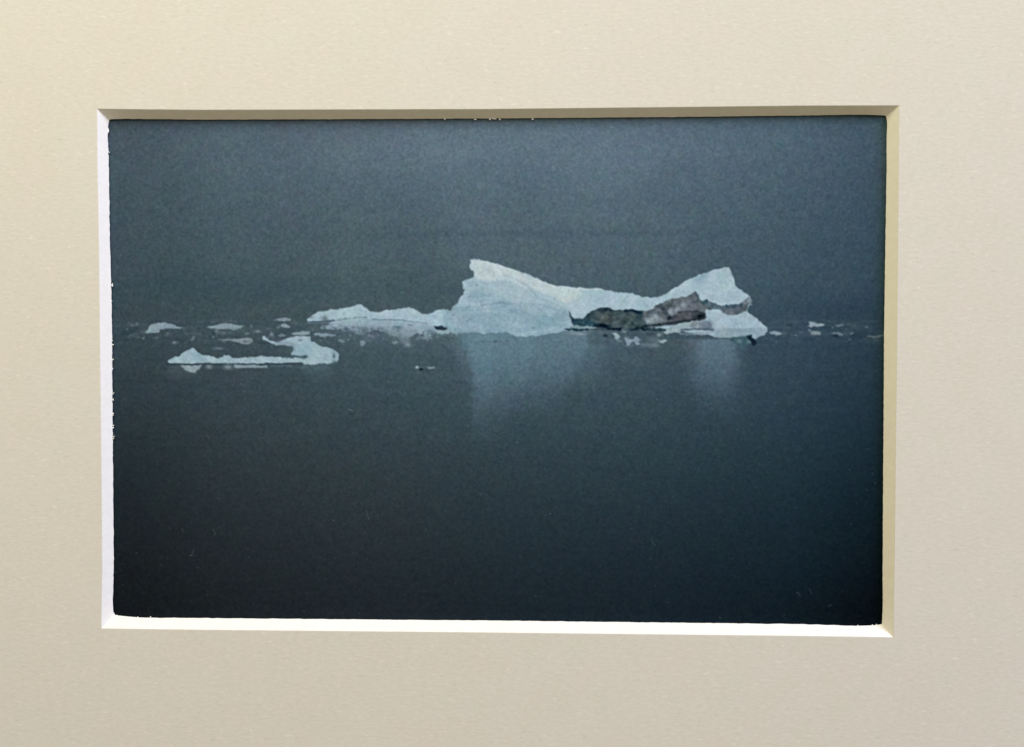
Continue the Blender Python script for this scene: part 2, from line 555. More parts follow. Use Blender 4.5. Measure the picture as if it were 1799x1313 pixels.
# --- the iceberg
BERG = tr('b', [(90, 548), (120, 515), (190, 480), (280, 468), (370, 460), (430, 445), (475, 428), (520, 426), (548, 448), (575, 475),
                (610, 488), (660, 486), (720, 475), (780, 465), (830, 460), (870, 450), (930, 458), (965, 478), (995, 498), (1030, 504),
                (1080, 492), (1120, 472), (1160, 465), (1200, 470), (1222, 478), (1250, 440), (1262, 425), (1285, 400), (1310, 355),
                (1335, 320), (1318, 290), (1310, 255), (1330, 238), (1370, 225), (1410, 213), (1405, 165), (1385, 155), (1372, 130),
                (1370, 75), (1420, 70), (1470, 78), (1550, 98), (1640, 125), (1720, 152), (1799, 180)])
BERG += tr('c', [(900, 262), (980, 295), (1060, 335), (1110, 355), (1200, 375), (1310, 383), (1420, 390), (1520, 395), (1620, 400),
                 (1680, 408), (1740, 425), (1799, 435)])
BERG += tr('d', [(500, 328), (600, 345), (650, 368), (720, 372), (800, 368), (850, 345), (900, 312), (960, 278), (1000, 250),
                 (1060, 222), (1110, 195), (1180, 172), (1250, 152), (1300, 138), (1352, 132), (1370, 170), (1385, 215), (1400, 270),
                 (1420, 300), (1460, 325), (1500, 350), (1520, 356), (1535, 400), (1530, 432), (1510, 440), (1500, 455), (1495, 475),
                 (1520, 500), (1560, 530), (1600, 565), (1640, 600), (1657, 612), (1650, 640), (1625, 668), (1590, 685), (1568, 690),
                 (1560, 706), (1540, 690), (1500, 678), (1420, 682), (1340, 694), (1290, 690), (1230, 685), (1190, 668), (1080, 666),
                 (1060, 654), (975, 640), (960, 650), (860, 662), (830, 640), (680, 632), (500, 630), (400, 626), (330, 630),
                 (200, 640), (140, 640), (60, 640)])
BERG += tr('c', [(1270, 850), (1200, 865), (1100, 880), (1000, 900), (880, 905), (780, 908), (720, 895), (690, 870), (600, 862),
                 (500, 868), (420, 874), (300, 862), (200, 870), (130, 882), (50, 872)])
BERG += tr('b', [(1200, 665), (1100, 655), (1060, 680), (1030, 690), (1000, 660), (950, 655), (925, 676), (890, 690), (850, 684), (800, 684), (750, 668), (700, 645), (640, 625), (590, 640), (560, 650), (520, 668),
                 (470, 660), (440, 635), (380, 640), (350, 622), (300, 626), (200, 616), (190, 603), (250, 592), (270, 570), (180, 575),
                 (120, 575), (95, 572)])
poly('p', BERG, ICE, 1.15, 1.0)
ib = zone(min(p[0] for p in BERG), min(p[1] for p in BERG), max(p[0] for p in BERG), max(p[1] for p in BERG), 4)
d = sdist(BERG, PX[ib], PY[ib])
BIN = np.zeros((NY, NX)); BIN[ib] = sstep((d + 1.0) / 2.0)


def inb(fn):
    """paint only inside the iceberg's outline"""
    keep = IMG.copy()
    fn()
    IMG[:] = keep + (IMG - keep) * BIN[..., None]


def berg_tones():
    # bluer lower slab and right saddle; paler crest
    poly('c', [(0, 640), (100, 570), (250, 600), (420, 585), (560, 560), (700, 575), (860, 640), (1000, 700), (1330, 640), (1340, 800),
               (1280, 860), (1000, 905), (700, 890), (0, 870)], (140, 165, 178), 8, .85)
    poly('c', [(330, 400), (480, 455), (640, 500), (860, 560), (1010, 560), (1300, 600), (1330, 700), (1250, 820), (900, 760), (700, 640),
               (560, 560), (330, 570), (220, 500)], (140, 165, 178), 6, .65)
    poly('c', [(280, 110), (420, 110), (700, 190), (1000, 320), (1200, 385), (1420, 400), (1400, 500), (1300, 560), (1100, 470),
               (850, 390), (640, 300), (480, 330), (330, 300), (310, 220), (280, 180)], (184, 198, 202), 4, .9)
    poly('c', [(220, 320), (420, 330), (600, 310), (760, 350), (900, 420), (1000, 520), (820, 560), (600, 470), (300, 440)],
         (158, 178, 188), 5, .6)
    blob('c', 1390, 470, 90, 50, (176, 192, 190), .7)
    blob('c', 1600, 450, 110, 60, (156, 180, 188), .7)
    blob('c', 1450, 600, 110, 50, (164, 184, 194), .6)
    blob('c', 780, 660, 130, 34, (133, 160, 172), .7, .25)
    blob('c', 1150, 740, 130, 50, (135, 163, 173), .6)
    blob('c', 800, 800, 110, 28, (166, 186, 194), .5)
    stroke('c', [(400, 585), (450, 572), (500, 566), (560, 556), (620, 550), (720, 572)], 12, (117, 140, 154), .7, 1.6)
    stroke('c', [(200, 600), (330, 598), (400, 588)], 9, (125, 149, 162), .45, 1.6)
    stroke('c', [(760, 310), (880, 380), (1000, 500), (1150, 560)], 16, (144, 167, 179), .6, 2.0)
    stroke('c', [(1000, 560), (1100, 600), (1240, 640), (1320, 700)], 14, (128, 154, 168), .5, 2.2)
    stroke('c', [(900, 700), (1040, 780), (1200, 790)], 14, (126, 152, 166), .45, 2.2)
    stroke('c', [(120, 640), (300, 660), (480, 640), (640, 660)], 12, (160, 181, 191), .6, 1.8)
    stroke('c', [(90, 760), (260, 740), (420, 770), (600, 800)], 12, (130, 155, 168), .5, 2.0)
    stroke('c', [(300, 330), (420, 350), (560, 330)], 12, (146, 168, 180), .5, 1.8)
    stroke('c', [(210, 500), (330, 520), (470, 500), (620, 520)], 12, (166, 186, 195), .6, 2.0)
    stroke('c', [(290, 120), (420, 118), (700, 200), (1000, 330), (1200, 388), (1420, 402), (1660, 412)], 16, (188, 201, 205), .7, 1.4)
    stroke('c', [(700, 860), (800, 880), (980, 860), (1180, 820)], 14, (168, 187, 195), .6, 1.8)
    blob('c', 620, 760, 90, 22, (152, 174, 185), .6)
    stroke('c', [(830, 640), (960, 700), (1060, 720)], 14, (128, 154, 167), .45, 2.4)
    stroke('c', [(540, 640), (570, 690)], 12, (134, 156, 168), .5, 1.6)
    stroke('c', [(640, 260), (820, 330), (980, 430)], 14, (152, 174, 186), .35, 2.5)
    blob('c', 352, 368, 11, 9, (112, 138, 152), .9)
    blob('c', 945, 820, 20, 10, (108, 134, 148), .75, .4)
    # waterline fade of the main body
    poly('c', [(-20, 850), (300, 850), (420, 860), (700, 865), (720, 900), (600, 960), (-20, 960)], (122, 143, 155), 5, .5)
    # left ridge and its skirt
    poly('b', [(260, 566), (460, 540), (560, 538), (700, 556), (1040, 580), (1220, 640), (1200, 700), (880, 790), (500, 680), (180, 640),
               (190, 600)], (148, 166, 175), 3, .8)
    poly('b', [(180, 610), (420, 600), (700, 610), (960, 630), (1000, 690), (860, 780), (480, 690), (180, 640)], (128, 145, 154), 5, .6)
    stroke('b', [(90, 572), (160, 566), (240, 560), (300, 555)], 16, (60, 78, 88), .95, .9)
    stroke('b', [(280, 555), (360, 548), (430, 538), (500, 530), (560, 536)], 9, (104, 121, 131), .6, 1.0)
    stroke('b', [(600, 542), (680, 549), (760, 549), (850, 552)], 9, (92, 110, 120), .65, 1.0)
    stroke('b', [(850, 555), (920, 566), (1040, 573)], 7, (108, 124, 133), .7, .8)
    blob('b', 225, 540, 20, 20, (92, 100, 106), .8)
    blob('b', 125, 530, 22, 14, (118, 128, 134), .6)
    poly('b', [(90, 572), (270, 568), (262, 592), (190, 604), (90, 590)], (74, 90, 98), 1.2, .9)
    blob('b', 805, 607, 34, 9, (86, 104, 115), .9)
    blob('b', 905, 590, 26, 7, (112, 128, 138), .6)
    blob('b', 395, 626, 22, 13, (62, 76, 84), .9)
    blob('b', 640, 645, 60, 22, (92, 106, 114), .7)
    poly('b', [(1090, 600), (1110, 596), (1130, 602), (1150, 592), (1165, 600), (1200, 616), (1185, 630), (1150, 635), (1120, 625)], (28, 42, 54), .9, .95)
    blob('b', 1155, 606, 22, 6, (62, 80, 92), .5)
    blob('b', 1060, 632, 30, 16, (112, 130, 140), .6)
    stroke('b', [(900, 578), (960, 572), (1060, 584)], 8, (168, 182, 188), .6, .8)
    # right wing
    stroke('d', [(880, 335), (1060, 228), (1180, 178), (1300, 144), (1348, 140)], 14, (176, 194, 202), .7, 1.2)
    poly('d', [(1060, 235), (1352, 132), (1400, 280), (1480, 350), (1400, 420), (1160, 380), (1090, 320), (900, 370)], (160, 180, 190), 4, .6)
    blob('d', 1110, 215, 110, 40, (140, 166, 178), .45, -.4)
    blob('d', 1330, 165, 60, 40, (158, 178, 186), .6)
    # shelf under it
    poly('d', [(1220, 616), (1660, 612), (1650, 650), (1590, 690), (1400, 690), (1230, 690)], (139, 158, 169), 1.5, .75, .4)
    blob('d', 1450, 640, 90, 14, (124, 144, 156), .5)
    poly('d', [(1180, 480), (1290, 485), (1330, 505), (1495, 480), (1640, 600), (1630, 610), (1220, 610), (1180, 520)], (158, 176, 187), 2, .5)


inb(berg_tones)

# --- the belt of debris-laden dark ice on the iceberg
DIRT = tr('h', [(365, 165), (385, 190), (415, 240), (445, 275), (500, 272), (585, 268), (620, 235), (680, 175), (760, 135), (850, 108),
                (920, 98), (1040, 115), (1110, 135), (1190, 128), (1280, 118), (1380, 120), (1470, 145), (1560, 140), (1680, 118)])
DIRT += tr('i', [(20, 395), (70, 380), (110, 330), (160, 312), (240, 270), (330, 235), (420, 220), (500, 205), (570, 210), (620, 185),
                 (680, 130), (735, 110), (775, 160), (805, 215), (850, 270), (890, 240), (930, 235), (960, 280), (1010, 280), (1080, 310),
                 (1160, 345), (1240, 335), (1300, 320), (1400, 315), (1470, 290), (1520, 250), (1560, 190), (1590, 165), (1620, 230),
                 (1640, 310), (1560, 340), (1540, 410), (1450, 455), (1400, 475), (1320, 480), (1220, 480), (1180, 440), (1130, 400),
                 (1000, 390), (910, 400), (880, 440), (925, 520), (900, 550), (760, 570), (640, 595), (520, 610), (420, 640), (300, 650),
                 (130, 670), (90, 690), (270, 700), (270, 740), (100, 745), (-30, 745)])
DIRT += tr('h', [(1500, 455), (1300, 460), (1180, 465), (1000, 465), (860, 460), (700, 460), (480, 466), (330, 462), (295, 446), (330, 432),
                 (480, 428), (640, 436), (800, 420), (780, 398), (640, 392), (520, 388), (430, 385), (395, 330), (375, 270)])
DB = (92, 94, 95)
poly('p', DIRT, DB, 1.3, .97, 1.1)
idt = zone(990, 505, 1335, 590)
dd = sdist(DIRT, PX[idt] + WOB[0][idt] * 1.1, PY[idt] + WOB[1][idt] * 1.1)
DIN = np.zeros((NY, NX)); DIN[idt] = sstep((dd + 1.6) / 2.6)


def dirt_tones():
    poly('h', [(360, 160), (600, 250), (800, 110), (1100, 100), (1500, 130), (1550, 300), (1500, 470), (300, 470)], (72, 80, 80), 4, .9)
    poly('h', [(360, 150), (450, 270), (620, 270), (800, 350), (1000, 395), (1000, 420), (780, 400), (430, 390)], (52, 70, 78), 3, .85)
    blob('h', 940, 270, 90, 70, (92, 92, 84), .7)
    blob('h', 1250, 310, 110, 80, (84, 88, 86), .6)
    blob('h', 700, 250, 60, 50, (66, 80, 84), .5)
    stroke('h', [(640, 235), (760, 150), (920, 115), (1040, 125), (1110, 145)], 44.2, (58, 68, 72), .75, 1.6)
    blob('h', 1200, 195, 50, 30, (60, 70, 74), .8)
    stroke('h', [(1240, 145), (1330, 132), (1420, 150), (1500, 175)], 49.4, (34, 50, 62), .85, 1.2)
    stroke('h', [(780, 380), (860, 370), (940, 392)], 57.2, (28, 38, 46), .9, 1.4)
    stroke('h', [(960, 425), (1080, 440), (1170, 442)], 33.8, (26, 34, 46), .95, 1.0)
    stroke('h', [(305, 447), (480, 446), (650, 447)], 28.6, (46, 66, 74), .9, .8)
    blob('h', 1480, 250, 44, 70, (50, 62, 66), .8)
    stroke('h', [(1330, 440), (1440, 440), (1540, 440), (1799, 435)], 44.2, (36, 48, 56), .9, 1.0)
    blob('h', 1520, 435, 30, 24, (20, 32, 42), .9)
    stroke('h', [(1540, 395), (1620, 380), (1799, 352)], 36.4, (38, 50, 54), .85, 1.0)
    poly('h', [(1560, 260), (1640, 270), (1720, 220), (1799, 250), (1799, 330), (1620, 365), (1560, 350)], (116, 124, 130), 2, .85)
    # middle and peak (view i)
    poly('i', [(100, 330), (400, 225), (560, 215), (735, 110), (850, 270), (900, 400), (930, 520), (880, 550), (300, 640), (0, 640), (0, 400)],
         (98, 99, 101), 3, .75)
    blob('i', 380, 330, 120, 40, (88, 94, 92), .8)
    blob('i', 560, 330, 60, 60, (118, 122, 126), .8)
    blob('i', 740, 220, 50, 60, (96, 100, 106), .6)
    stroke('i', [(640, 190), (735, 125), (775, 190), (830, 270)], 33.8, (76, 82, 88), .8, 1.4)
    blob('i', 350, 420, 60, 45, (138, 140, 146), .9, .5)
    blob('i', 440, 400, 60, 22, (128, 132, 137), .8, -.5)
    blob('i', 690, 290, 90, 30, (84, 88, 94), .6)
    blob('i', 560, 410, 40, 25, (116, 118, 122), .5)
    stroke('i', [(160, 320), (240, 400), (300, 500), (360, 520)], 54.6, (72, 76, 80), .8, 1.8)
    blob('i', 330, 520, 40, 30, (52, 56, 60), .8)
    poly('i', [(370, 490), (520, 430), (700, 415), (860, 440), (925, 520), (880, 555), (700, 580), (420, 600), (330, 560)], (78, 76, 78), 2.5, .85)
    blob('i', 640, 520, 100, 30, (94, 92, 95), .6, -.15)
    blob('i', 820, 500, 90, 44, (44, 50, 50), .9)
    stroke('i', [(480, 440), (620, 425), (760, 430), (880, 470)], 28.6, (58, 60, 62), .7, 1.2)
    stroke('i', [(0, 648), (120, 638), (300, 610), (480, 590), (700, 570)], 39, (46, 52, 54), .8, 1.3)
    poly('i', [(0, 480), (80, 460), (150, 480), (220, 560), (120, 620), (0, 620)], (122, 126, 128), 4, .7)
    blob('i', 110, 520, 30, 40, (142, 146, 148), .7)
    blob('i', 60, 430, 60, 34, (92, 104, 110), .6)
    stroke('i', [(0, 705), (120, 712), (270, 715)], 49.4, (46, 58, 62), .9, .9)
    # strip running right
    stroke('i', [(870, 280), (920, 265)], 78, (64, 80, 86), .85, 1.4)
    stroke('i', [(960, 320), (1150, 370), (1240, 360)], 78, (84, 96, 102), .8, 1.8)
    blob('i', 1300, 410, 120, 50, (98, 102, 106), .8)
    stroke('i', [(1240, 340), (1350, 345), (1460, 330)], 52, (62, 76, 84), .7, 1.6)
    blob('i', 1420, 420, 60, 40, (76, 86, 92), .6)
    blob('i', 1590, 240, 36, 70, (132, 142, 150), .9)
    blob('i', 1500, 300, 40, 30, (104, 112, 118), .7)
    blob('i', 830, 370, 50, 40, (92, 100, 106), .7)
    blob('h', 900, 378, 80, 22, (24, 32, 40), .9)
    blob('h', 1120, 430, 70, 16, (20, 28, 40), .9)
    blob('h', 1360, 140, 90, 24, (34, 46, 56), .8)
    blob('h', 900, 130, 100, 22, (50, 58, 62), .7)
    blob('h', 1480, 420, 90, 22, (34, 44, 48), .7)
    blob('i', 800, 500, 70, 34, (34, 40, 42), .85)
    blob('i', 350, 525, 50, 26, (44, 48, 52), .8)
    blob('i', 170, 350, 50, 26, (66, 72, 76), .7)
    blob('i', 905, 262, 30, 26, (58, 74, 80), .8)
    blob('i', 340, 440, 46, 30, (150, 152, 157), .85, .4)
    blob('i', 430, 425, 36, 14, (140, 144, 148), .8, -.6)
    blob('i', 470, 600, 160, 12, (44, 50, 52), .8, -.12)
    blob('i', 100, 500, 26, 36, (152, 156, 158), .7)
    blob('i', 40, 560, 60, 26, (126, 128, 130), .6)

keep = IMG.copy(); dirt_tones(); IMG[:] = keep + (IMG - keep) * DIN[..., None]
# rubble texture of the debris
rub = wn(1, 41) * 5 + wn(3, 42) * 5
IMG += (rub * DIN)[..., None]
IMG += DIN[..., None] * np.array([-6.0, -1.0, 3.0])

# --- foot of the iceberg on the right and brash ice before it
poly('i', [(270, 735), (300, 690), (420, 650), (560, 610), (640, 590), (760, 575), (740, 640), (620, 680), (510, 700), (490, 750), (400, 760),
           (280, 790), (250, 770)], (150, 168, 174), 1.0, .95)
poly('i', [(700, 585), (900, 565), (990, 600), (1010, 690), (880, 700), (700, 690), (640, 660)], (122, 133, 142), 2, .85)
blob('i', 700, 620, 50, 26, (140, 150, 148), .7)
blob('i', 765, 665, 22, 14, (172, 186, 190), .8)
blob('i', 960, 630, 50, 46, (96, 108, 120), .7)
stroke('i', [(510, 718), (640, 712), (800, 706), (1010, 712)], 34, (80, 92, 100), .9, 1.0)
blob('i', 930, 700, 60, 26, (70, 86, 100), .8)
stroke('i', [(500, 770), (600, 790), (760, 765), (1000, 765)], 28, (128, 142, 150), .75, 1.0)
stroke('i', [(730, 770), (980, 766)], 18, (150, 165, 174), .7, 1.0)
poly('h', [(390, 395), (520, 395), (640, 405), (760, 412), (640, 428), (480, 422), (330, 430), (360, 400)], (112, 136, 142), 1.4, .8)
stroke('h', [(380, 498), (520, 512), (640, 508)], 30, (126, 144, 152), .7, 1.5)
blob('h', 525, 510, 20, 12, (164, 182, 188), .8)
poly('h', [(640, 470), (1020, 470), (1000, 640), (860, 690), (680, 670), (630, 560)], (66, 80, 88), 5, .55)
blob('h', 900, 500, 60, 18, (98, 102, 112), .6)
blob('h', 930, 540, 40, 22, (30, 42, 50), .95)
blob('h', 1215, 480, 30, 14, (146, 156, 162), .7)
poly('h', [(1180, 470), (1799, 460), (1799, 640), (1500, 720), (1200, 700)], (76, 88, 92), 6, .35)
blob('h', 1640, 520, 80, 16, (54, 68, 76), .8)
blob('h', 1690, 610, 90, 50, (98, 110, 120), .55)
blob('h', 1600, 680, 120, 24, (102, 116, 126), .6)
FRAG = []   # (name, outline) of the floating pieces that read as pieces


def frag(view, pts, col, soft=.9, alpha=.97, wob=.8):
    FRAG.append(poly(view, pts, col, soft, alpha, wob))


frag('h', [(1030, 500), (1080, 488), (1130, 495), (1165, 545), (1160, 570), (1130, 590), (1110, 610), (1070, 590), (1075, 545)], (152, 170, 176))
stroke('h', [(1110, 600), (1180, 632)], 26, (124, 144, 150), .7, 1.0)
frag('h', [(1235, 575), (1290, 575), (1340, 610), (1385, 600), (1395, 565), (1430, 560), (1475, 600), (1440, 640), (1490, 680), (1430, 690),
           (1390, 640), (1340, 650), (1300, 695), (1265, 690), (1245, 620)], (140, 154, 166))
frag('i', [(155, 895), (200, 870), (270, 875), (292, 895), (250, 920), (180, 925)], (152, 168, 174), .8)
blob('i', 158, 795, 24, 20, (152, 166, 172), .95)
blob('i', 240, 930, 60, 12, (64, 76, 84), .5)
blob('i', 70, 960, 60, 40, (104, 118, 130), .6)
stroke('i', [(250, 800), (330, 780), (430, 775)], 24, (66, 74, 80), .7, 1.4)
blob('i', 800, 840, 60, 50, (66, 72, 74), .5)
for x, y, rx, ry, c, al in [(520, 505, 60, 14, 138, .8), (430, 515, 50, 10, 116, .6), (640, 505, 40, 10, 122, .5), (1150, 640, 40, 16, 126, .7),
                              (1300, 700, 60, 18, 112, .5), (1450, 620, 40, 30, 128, .6), (1560, 690, 60, 24, 112, .6), (1680, 690, 60, 26, 122, .7),
                              (1640, 590, 60, 24, 100, .6), (1740, 700, 40, 24, 120, .6), (1000, 490, 60, 10, 96, .5), (760, 560, 50, 16, 92, .5),
                              (1220, 480, 34, 12, 140, .6), (1500, 500, 70, 12, 92, .5), (1780, 520, 40, 26, 140, .8), (1790, 625, 50, 20, 142, .8)]:
    blob('h', x, y, rx, ry, (c - 8, c + 6, c + 12), al)
# dark hook of clear ice by the right tip
poly('i', [(1290, 880), (1310, 860), (1390, 820), (1500, 805), (1600, 800), (1620, 850), (1560, 950), (1480, 1020), (1400, 960), (1300, 900)],
     (62, 88, 98), 2.2, .8)
blob('i', 1430, 895, 45, 30, (116, 136, 144), .8)
blob('i', 1575, 905, 26, 22, (118, 138, 148), .8)
blob('i', 1310, 880, 30, 12, (44, 64, 76), .7)
frag('i', [(1540, 815), (1620, 805), (1640, 860), (1690, 890), (1700, 930), (1660, 965), (1620, 950), (1600, 900), (1560, 860)], (17, 32, 44), 1.0)
blob('i', 1480, 1000, 70, 40, (66, 94, 102), .6)

# --- right of the iceberg
stroke('e', [(520, 270), (560, 260), (740, 270)], 16, (78, 92, 98), .45, 1.4)
blob('e', 740, 245, 16, 12, (34, 50, 60), .8)
frag('e', [(525, 318), (575, 300), (650, 312), (658, 332), (590, 342), (540, 335)], (142, 158, 164))
blob('e', 690, 328, 30, 12, (84, 98, 106), .6)
frag('e', [(932, 205), (960, 198), (985, 205), (1010, 228), (1090, 232), (1100, 250), (1040, 256), (950, 262), (945, 235)], (152, 166, 172), .8)
frag('e', [(945, 330), (960, 308), (1010, 304), (1065, 308), (1060, 335), (1000, 345), (965, 345)], (126, 140, 144), 1.0)
blob('e', 870, 310, 40, 14, (74, 88, 94), .6)
blob('e', 1120, 330, 60, 12, (78, 92, 98), .5)
blob('e', 1205, 325, 26, 9, (136, 148, 152), .9)
blob('e', 1203, 348, 27, 10, (26, 34, 50), .95)
stroke('e', [(1230, 335), (1280, 345)], 12, (92, 104, 110), .6, 1.0)
blob('e', 1320, 325, 60, 30, (76, 90, 96), .7)
blob('e', 1350, 235, 60, 12, (70, 84, 90), .6)
stroke('e', [(1540, 360), (1620, 362), (1720, 340), (1860, 330)], 16, (108, 120, 122), .8, 1.2)
blob('e', 1620, 385, 70, 20, (74, 86, 90), .6)
stroke('e', [(440, 205), (800, 195), (1300, 205), (1720, 200)], 22, (70, 84, 92), .25, 2.2)

# --- left side floes
MAIN = [(335, 532), (340, 515), (380, 482), (430, 478), (445, 455), (500, 425), (540, 410), (565, 432), (600, 465), (680, 478), (720, 492),
        (770, 485), (785, 468), (820, 470), (845, 490), (950, 486), (1080, 478), (1200, 482), (1330, 492), (1400, 485), (1320, 475),
        (1305, 455), (1330, 430), (1335, 400), (1300, 392), (1200, 388), (1150, 372), (1090, 345), (1082, 322), (1105, 320), (1140, 350),
        (1200, 366), (1290, 335), (1310, 322), (1340, 318), (1460, 322), (1465, 355), (1500, 370), (1540, 395), (1620, 412), (1670, 435),
        (1692, 465), (1685, 500), (1670, 520), (1620, 535), (1500, 542), (1410, 538), (1395, 528), (1000, 536), (600, 530), (400, 536)]
frag('a', MAIN, (160, 180, 188), 1.0)
blob('a', 1400, 420, 70, 60, (150, 174, 184), .6)
blob('a', 1250, 375, 60, 14, (130, 142, 150), .7)
blob('a', 1385, 352, 16, 8, (92, 112, 122), .9)
stroke('a', [(1240, 485), (1330, 478), (1400, 482), (1440, 482)], 14, (72, 90, 100), .95, .8)
blob('a', 1415, 482, 26, 13, (62, 82, 92), .9)
blob('a', 1650, 475, 13, 22, (72, 88, 96), .95)
blob('a', 1650, 525, 22, 14, (88, 104, 112), .7)
stroke('a', [(330, 538), (600, 541), (900, 542), (1180, 537), (1400, 532)], 9, (44, 58, 66), .95, .8)
stroke('a', [(1060, 375), (1140, 376)], 10, (48, 60, 68), .8, .9)
blob('a', 1320, 395, 24, 22, (88, 100, 108), .5)
# its mirror image
poly('a', [(440, 548), (610, 548), (596, 572), (572, 590), (548, 606), (510, 606), (480, 592), (456, 572)], (150, 162, 168), 1.1, .9)
blob('a', 665, 560, 26, 16, (128, 140, 146), .9)
blob('a', 810, 562, 36, 22, (128, 140, 146), .9)
stroke('a', [(870, 555), (950, 560), (1030, 556)], 24, (142, 157, 163), .9, 1.0)
stroke('a', [(1050, 560), (1120, 560)], 20, (138, 153, 160), .9, 1.0)
stroke('a', [(1150, 552), (1320, 555)], 10, (104, 118, 126), .6, 1.1)
frag('a', [(1310, 300), (1330, 288), (1370, 286), (1400, 278), (1450, 284), (1456, 303), (1400, 312), (1330, 308)], (134, 152, 160))
frag('a', [(1488, 300), (1540, 296), (1600, 298), (1665, 308), (1660, 320), (1600, 320), (1550, 328), (1530, 316), (1490, 310)], (134, 152, 160))
frag('a', [(1675, 350), (1710, 338), (1725, 345), (1780, 342), (1765, 358), (1730, 362), (1715, 375), (1690, 365)], (116, 130, 138), 1.0)
blob('a', 1745, 353, 22, 8, (52, 64, 74), .8)
frag('a', [(155, 285), (185, 255), (200, 232), (240, 218), (310, 210), (360, 222), (420, 240), (462, 254), (400, 260), (320, 262), (275, 268),
           (270, 288), (200, 292), (160, 292)], (142, 158, 166), .9)
stroke('a', [(275, 262), (350, 258), (430, 262)], 7, (66, 78, 86), .8, .7)
stroke('a', [(130, 290), (250, 270)], 10, (122, 136, 144), .5, 1.2)
frag('a', [(640, 250), (680, 236), (740, 228), (790, 220), (860, 228), (940, 236), (900, 256), (870, 268), (820, 262), (760, 264), (690, 258)],
     (140, 156, 164), .9)
blob('a', 725, 285, 22, 10, (114, 128, 134), .8)
blob('a', 700, 292, 14, 7, (38, 48, 60), .9)
blob('a', 770, 298, 34, 12, (94, 106, 112), .7)
blob('a', 880, 290, 60, 22, (66, 84, 90), .5)
blob('a', 870, 268, 40, 14, (104, 118, 126), .5)
frag('a', [(735, 348), (790, 338), (900, 340), (960, 332), (1000, 336), (1010, 358), (985, 380), (940, 386), (900, 368), (840, 356)],
     (130, 142, 147), 1.1)
blob('a', 960, 362, 24, 8, (92, 104, 110), .7)
frag('a', [(1180, 188), (1230, 178), (1262, 170), (1310, 186), (1300, 198), (1220, 198)], (136, 150, 158), .9)
frag('a', [(1228, 232), (1260, 218), (1305, 240), (1300, 252), (1270, 258), (1235, 248)], (136, 150, 158), .9)
frag('a', [(1205, 310), (1240, 305), (1275, 315), (1262, 322), (1215, 320)], (112, 128, 136), 1.0)
blob('a', 1160, 305, 14, 22, (124, 138, 146), .95)
blob('a', 1040, 282, 24, 10, (130, 142, 148), .95)
blob('a', 735, 415, 38, 10, (114, 126, 132), .95)
blob('a', 690, 415, 30, 6, (80, 90, 96), .6)
blob('a', 392, 368, 21, 11, (138, 150, 156), .95)
for x, y, r in [(30, 325, 22), (60, 320, 16), (150, 318, 12), (100, 330, 26), (250, 330, 26), (480, 300, 20), (560, 300, 30), (330, 310, 22),
                (1350, 208, 20), (80, 300, 18), (590, 204, 40), (700, 203, 50), (860, 205, 40), (1130, 260, 25)]:
    blob('a', x, y, r, 8, (90, 102, 108), .7)
frag('b', [(500, 720), (530, 715), (552, 728), (545, 748), (515, 756), (505, 738)], (124, 142, 150), 1.1)
blob('b', 575, 712, 24, 14, (100, 116, 124), .6)
for x, y, rx, ry, c, al in [(870, 715, 44, 26, 122, .8), (885, 745, 30, 16, 142, .95), (790, 700, 40, 20, 104, .5), (480, 650, 60, 20, 118, .5),
                              (330, 640, 50, 16, 108, .4), (560, 672, 50, 20, 96, .4), (690, 660, 60, 22, 100, .5), (1040, 690, 40, 14, 116, .5),
                              (980, 680, 40, 18, 84, .5), (1130, 672, 50, 12, 104, .5), (640, 700, 90, 30, 88, .4), (950, 720, 60, 24, 84, .4),
                              (1250, 668, 90, 10, 116, .5), (700, 700, 30, 10, 100, .5)]:
    blob('b', x, y, rx, ry, (c - 8, c + 6, c + 14), al)
frag('b', [(750, 722), (800, 716), (815, 732), (780, 745), (765, 740)], (116, 134, 142), 1.2)
blob('b', 600, 690, 80, 30, (90, 104, 112), .5)
# lone piece out on the open water
frag('p', [(728.5, 646), (731, 643.5), (735, 643), (736.5, 646), (733, 647.5), (729, 647)], (148, 166, 172), .8)
frag('p', [(750, 645.5), (757, 644.5), (762.5, 644), (763.5, 646.5), (758, 648.5), (752, 647)], (128, 144, 154), .9)
stroke('p', [(737, 645), (750, 645.5)], 1.4, (84, 100, 110), .7, .9)
blob('p', 739.3, 649.2, 2.6, 2.4, (14, 26, 36), 1.0, 0, 1)
blob('p', 734, 655, 3, 4, (92, 106, 114), .6)
blob('p', 745, 652, 9, 2.5, (58, 72, 80), .5)
blob('p', 871, 600, 4, 1.8, (60, 78, 90), .85)
blob('p', 892, 599.5, 3.5, 2.2, (76, 94, 106), .7)
stroke('p', [(825, 600.5), (866, 600.5)], 1.8, (84, 102, 113), .55, 1.0)
blob('p', 797, 553, 3, 2, (100, 120, 132), .5)

# ragged lower fringe of brash ice under the berg and its left shelf
fr = wn(1, 81, 2) + wn(3, 82, 3) * .8
xs_ = [545, 600, 660, 720, 800, 860, 930, 1000]
ys_ = [573, 580, 582, 588, 586, 588, 590, 586]
yb = np.interp(PX, xs_, ys_)
band = np.exp(-((PY - yb) / 6.5) ** 2) * sstep((PX - 548) / 20) * sstep((830 - PX) / 40)
a_ = band * sstep((fr - .05) / .9) * .75
IMG += a_[..., None] * (np.array([84., 99., 108.]) - IMG)
a_ = np.exp(-((PY - yb - 7) / 5.0) ** 2) * sstep((PX - 560) / 20) * sstep((810 - PX) / 40) * sstep((-fr - .55) / .9) * .55
IMG += a_[..., None] * (np.array([128., 144., 153.]) - IMG)
